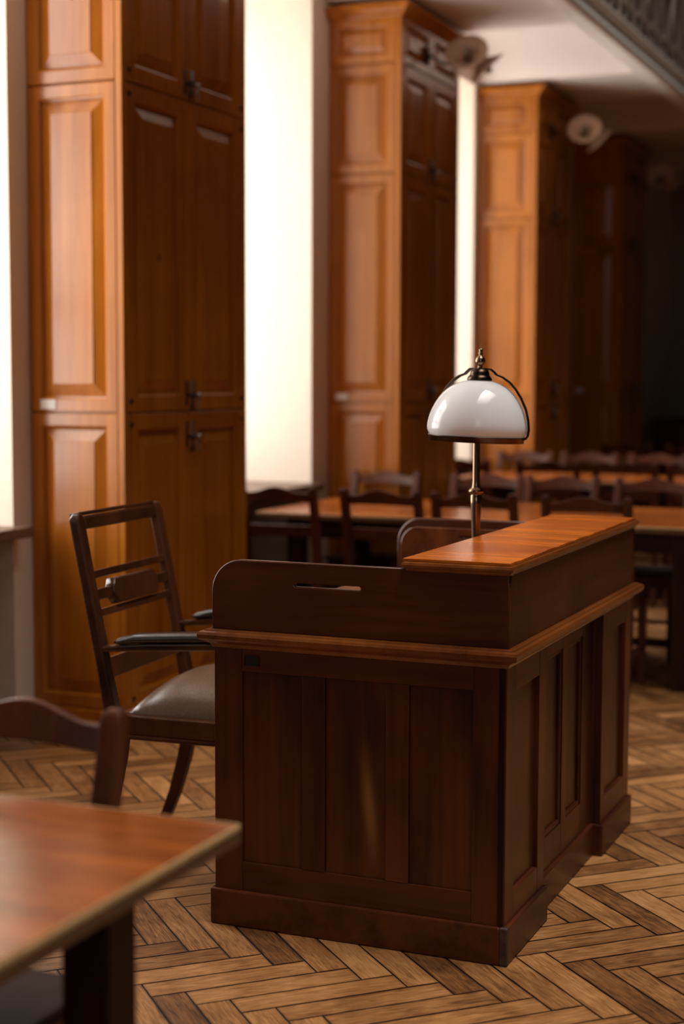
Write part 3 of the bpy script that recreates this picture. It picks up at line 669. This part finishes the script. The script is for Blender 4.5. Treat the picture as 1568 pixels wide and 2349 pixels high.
# ------------------------------------------------------------------ reading tables
def table(x0, x1, y0, y1, label, ht=0.797):
    r = tag(empty('reading_table', ((x0+x1)/2, (y0+y1)/2, 0)), label, 'table', 'long reading tables')
    a, b_ = (x1-x0)/2, (y1-y0)/2
    MB().box((-a+0.003, -b_+0.003, ht-0.032), (a-0.003, b_-0.003, ht), 0.002).build('tabletop', M['table'], r)
    mb = MB(); z0 = ht-0.031; z1 = ht-0.010
    mb.box((-a, -b_, z0), (a, -b_+0.003, z1)).box((-a, b_-0.003, z0), (a, b_, z1)).box((-a, -b_+0.0031, z0), (-a+0.003, b_-0.0031, z1)).box((a-0.003, -b_+0.0031, z0), (a, b_-0.0031, z1))
    mb.build('edge_band', M['edge_d'], r)
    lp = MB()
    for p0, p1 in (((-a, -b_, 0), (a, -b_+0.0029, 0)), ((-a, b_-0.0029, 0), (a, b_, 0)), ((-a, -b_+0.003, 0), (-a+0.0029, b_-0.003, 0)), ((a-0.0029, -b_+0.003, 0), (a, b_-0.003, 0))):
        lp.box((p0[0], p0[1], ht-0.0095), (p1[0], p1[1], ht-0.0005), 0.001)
    lp.build('edge_highlight_lip', M['edge'], r)  # thin pale strip imitating the highlight on the rounded top edge
    mb = MB(); q, e, z0, z1 = 0.10, 0.155, ht-0.135, ht-0.033
    mb.box((-a+q, -b_+e, z0), (-a+q+0.022, b_-e, z1)).box((a-q-0.022, -b_+e, z0), (a-q, b_-e, z1)).box((-a+q+0.0225, -b_+e, z0), (a-q-0.0225, -b_+e+0.022, z1)).box((-a+q+0.0225, b_-e-0.022, z0), (a-q-0.0225, b_-e, z1))
    mb.build('apron', M['table_dark'], r)
    for sx in (-1, 1):
        for s_ in (-1, 1):
            cx_, cy_ = sx*(a-0.085-0.0425), s_*(b_-0.14-0.0425)
            MB().box((cx_-0.0425, cy_-0.0425, 0), (cx_+0.0425, cy_+0.0425, ht-0.034), 0.004).build('leg', M['table_dark'], r)
    mb = MB()
    for s_ in (-1, 1): mb.box((-a+0.17, s_*(b_-0.1825)-0.02, 0.12), (a-0.17, s_*(b_-0.1825)+0.02, 0.18))
    mb.box((-0.02, -b_+0.205, 0.13), (0.02, b_-0.205, 0.17)); mb.build('stretcher', M['table_dark'], r)
    return r
table(1.07, 2.205, 1.11, 3.66, 'brown laminate reading table in the foreground, cut by the left edge', 0.795)
table(7.46, 8.60, 1.27, 3.66, 'brown reading table in the first row behind the desk')
table(10.60, 11.45, 1.27, 3.66, 'brown reading table in the second row behind the desk')
table(13.60, 14.30, 1.27, 3.33, 'dim reading table in the farthest row, by the nearly black cabinet')

# ------------------------------------------------------------------ library side chairs
def make_chair():
    """faces +x; origin on the floor under the back"""
    r = empty('library_chair'); H_ = 0.195
    for s_ in (-1, 1):
        y = s_*H_
        mb = MB(); rings = []
        for x, z, d_ in ((-0.055, 0.0, 0.034), (0.0, 0.25, 0.038), (0.015, 0.46, 0.042), (0.0, 0.62, 0.038), (-0.030, 0.80, 0.035), (-0.058, 0.925, 0.032), (-0.061, 0.940, 0.028), (-0.063, 0.948, 0.018)):
            k = 0.0205 if z < 0.93 else (0.018 if z < 0.945 else 0.011); d_ += 0.006
            rings.append([mb.bm.verts.new(p) for p in ((x-d_/2, y-k, z), (x+d_/2, y-k, z), (x+d_/2, y+k, z), (x-d_/2, y+k, z))])
        for a, c in zip(rings, rings[1:]):
            for j in range(4): mb.bm.faces.new((a[j], a[(j+1) % 4], c[(j+1) % 4], c[j]))
        mb.bm.faces.new(rings[0][::-1]); mb.bm.faces.new(rings[-1])
        mb.build('back_post', M['chair'], r, bevel=0.004)
        MB().tube([(0.37, s_*0.190, 0.0), (0.36, s_*0.190, 0.43)], [0.8, 1.0], flat=(0.042, 0.042)).build('leg', M['chair'], r, bevel=0.003)
    # crest rail, wavy on top and slightly bowed
    def crest(zc, top, bot, name, wave):
        mb = MB(); n = 24; rings = []
        for i in range(n+1):
            u = i/n*2-1; y = u*(H_-0.016); bow = -0.022*(1-u*u)
            zt = top(u); zb_ = bot(u); lean = lambda z: -0.030-(z-0.80)*0.225 if z > 0.8 else -(z-0.62)*0.166
            rings.append([mb.bm.verts.new(p) for p in ((lean(zb_)+bow-0.010, y, zb_), (lean(zb_)+bow+0.010, y, zb_), (lean(zt)+bow+0.010, y, zt), (lean(zt)+bow-0.010, y, zt))])
        for a, c in zip(rings, rings[1:]):
            for j in range(4): mb.bm.faces.new((a[j], a[(j+1) % 4], c[(j+1) % 4], c[j]))
        mb.bm.faces.new(rings[0][::-1]); mb.bm.faces.new(rings[-1])
        return mb.build(name, M['chair'], r, bevel=0.003)
    crest(0, lambda u: 0.917+0.030*(0.5+0.5*math.cos(math.pi*min(1, abs(u)*1.25))), lambda u: 0.868+0.006*math.cos(u*1.5), 'crest_rail', True)
    crest(0, lambda u: 0.752, lambda u: 0.690+0.004*math.cos(u*1.5), 'lower_rail', False)
    MB().box((0.0, -0.205, 0.452), (0.40, 0.205, 0.475), 0.008).build('seat', M['seat'], r)
    MB().box((0.03, -0.188, 0.39), (0.37, -0.170, 0.4515)).box((0.03, 0.170, 0.39), (0.37, 0.188, 0.4515)).box((0.345, -0.1695, 0.39), (0.365, 0.1695, 0.4515)).build('seat_rail', M['chair'], r)
    MB().box((-0.02, -0.196, 0.17), (0.355, -0.178, 0.20)).box((-0.02, 0.178, 0.17), (0.355, 0.196, 0.20)).box((0.16, -0.177, 0.175), (0.18, 0.177, 0.195)).build('stretcher', M['chair'], r)
    return r
proto = make_chair(); used = [False]
def chair(x, y, rz, label, group):
    o = proto if not used[0] else copy_tree(proto); used[0] = True
    o.location = (x, y, 0); o.rotation_euler = (0, 0, rz); o.scale = (1, 1, 1); tag(o, label, 'chair', group)
    return o
g0 = 'library chairs at the reading tables'
fgc = chair(2.29, 1.622, math.pi+0.02, 'dark wavy-backed chair in the foreground, behind the near table by the left edge', g0)
fgc.scale = (1, 1, 0.974)
nr = ['dark chair seen from behind in the first row, against the bright window bay', 'dark chair seen from behind in the first row, left of the desk\'s far end board',
      'dark chair seen from behind in the first row, directly behind the lamp stem', 'dark chair seen from behind in the first row, just above the desk\'s orange cover']
for (y, l_, a) in zip((3.44, 2.875, 2.395, 1.845), nr, (0.03, -0.02, 0.0, 0.02)): chair(7.31, y, a, l_, g0)
nr = ['chair facing the camera across the first table, before the cabinet between the windows', 'chair facing the camera across the first table, just left of and behind the lamp stem',
      'chair facing the camera across the first table, right of the lamp stem', 'chair facing the camera across the first table, rightmost and cut by the picture edge']
for (y, l_, a) in zip((3.43, 2.80, 2.36, 1.84), nr, (0.0, 0.02, -0.02, 0.0)): chair(8.68, y, math.pi+a, l_, g0)
nr = ['dark chair seen from behind in the second row, against the narrow far window', 'dark chair seen from behind in the second row, second from the windows',
      'dark chair seen from behind in the second row, third from the windows', 'dark chair seen from behind in the second row, cut by the right picture edge']
for (y, l_) in zip((3.50, 2.88, 2.36, 1.87), nr): chair(10.34, y, 0, l_, g0)
nr = ['chair facing the camera across the second table, before the cabinet behind the lamp', 'chair facing the camera across the second table, before the nearly black cabinet',
      'chair facing the camera across the second table, at the right picture edge']
for (y, l_) in zip((3.43, 2.93, 2.42), nr): chair(11.56, y, math.pi, l_, g0)
nr = ['black chair back in the farthest row, in front of the nearly black cabinet', 'black chair back in the farthest row, below the pale far wall']
for (y, l_) in zip((3.05, 2.50), nr): chair(13.42, y, 0, l_, g0)

# ------------------------------------------------------------------ gallery railing
rail = tag(empty('gallery_railing', (XB, FY+0.05, SOFFIT+0.155)), 'ornate bronzed iron railing along the edge of the gallery, top right corner', 'railing')
RX0, RX1 = 8.6, 16.4
MB().box((RX0-XB, -0.02, 0.02), (RX1-XB, 0.02, 0.045), 0.004).build('bottom_rail', M['iron'], rail)
MB().box((RX0-XB, -0.015, 0.17), (RX1-XB, 0.015, 0.185), 0.003).build('middle_rail', M['iron'], rail)
MB().box((RX0-XB, -0.035, 0.93), (RX1-XB, 0.035, 0.98), 0.01).build('top_rail', M['iron'], rail)
x = RX0; k = 0
while x < RX1-0.05:
    X_ = x-XB
    if k % 4 == 0:
        MB().tube([(X_, 0, 0), (X_, 0, 0.93)], 1.0, flat=(0.026, 0.026)).build('baluster', M['iron'], rail)
    else:
        s_ = 1 if k % 2 else -1; pts = []
        for i in range(15):
            t = i/14; pts.append((X_ + s_*0.075*math.sin(2*math.pi*t), 0.012*s_, 0.03+0.9*t))
        MB().tube(pts, [0.013+0.006*math.sin(math.pi*i/14) for i in range(15)], 8).build('baluster', M['iron'], rail, True)
    x += 0.21; k += 1

# ------------------------------------------------------------------ far end of the room
c_ = tag(empty('service_counter', (17.6, 2.9, 0)), 'dark wooden counter against the pale wall at the far right end', 'counter')
MB().box((-0.35, -1.6, 0), (0.35, 0.75, 1.02), 0.01).build('body', M['chair'], c_)
MB().box((-0.40, -1.65, 1.0205), (0.40, 0.80, 1.06), 0.01).build('counter_top', M['desk_y'], c_)
b_ = tag(empty('bottle', (17.5, 3.14, 1.06)), 'slender dark green bottle standing on the far counter', 'bottle')
MB().lathe([(0, 0), (0.042, 0), (0.045, 0.02), (0.045, 0.22), (0.03, 0.27), (0.016, 0.30), (0.015, 0.37), (0, 0.37)], 20).build('glass_body', M['flue'], b_, True)
MB().lathe([(0.0, 0.3705), (0.018, 0.3705), (0.018, 0.40), (0, 0.40)], 16).build('cap', M['grey'], b_, True)
m_ = tag(empty('monitor', (17.5, 2.72, 1.06), 0.2), 'black computer monitor on the far counter at the right picture edge', 'monitor')
MB().box((-0.02, -0.25, 0.08), (0.02, 0.25, 0.38), 0.008).build('screen_housing', M['grey'], m_)
MB().box((-0.09, -0.1, 0), (0.09, 0.1, 0.015), 0.004).box((-0.015, -0.03, 0.0155), (0.015, 0.03, 0.079)).build('stand', M['grey'], m_)
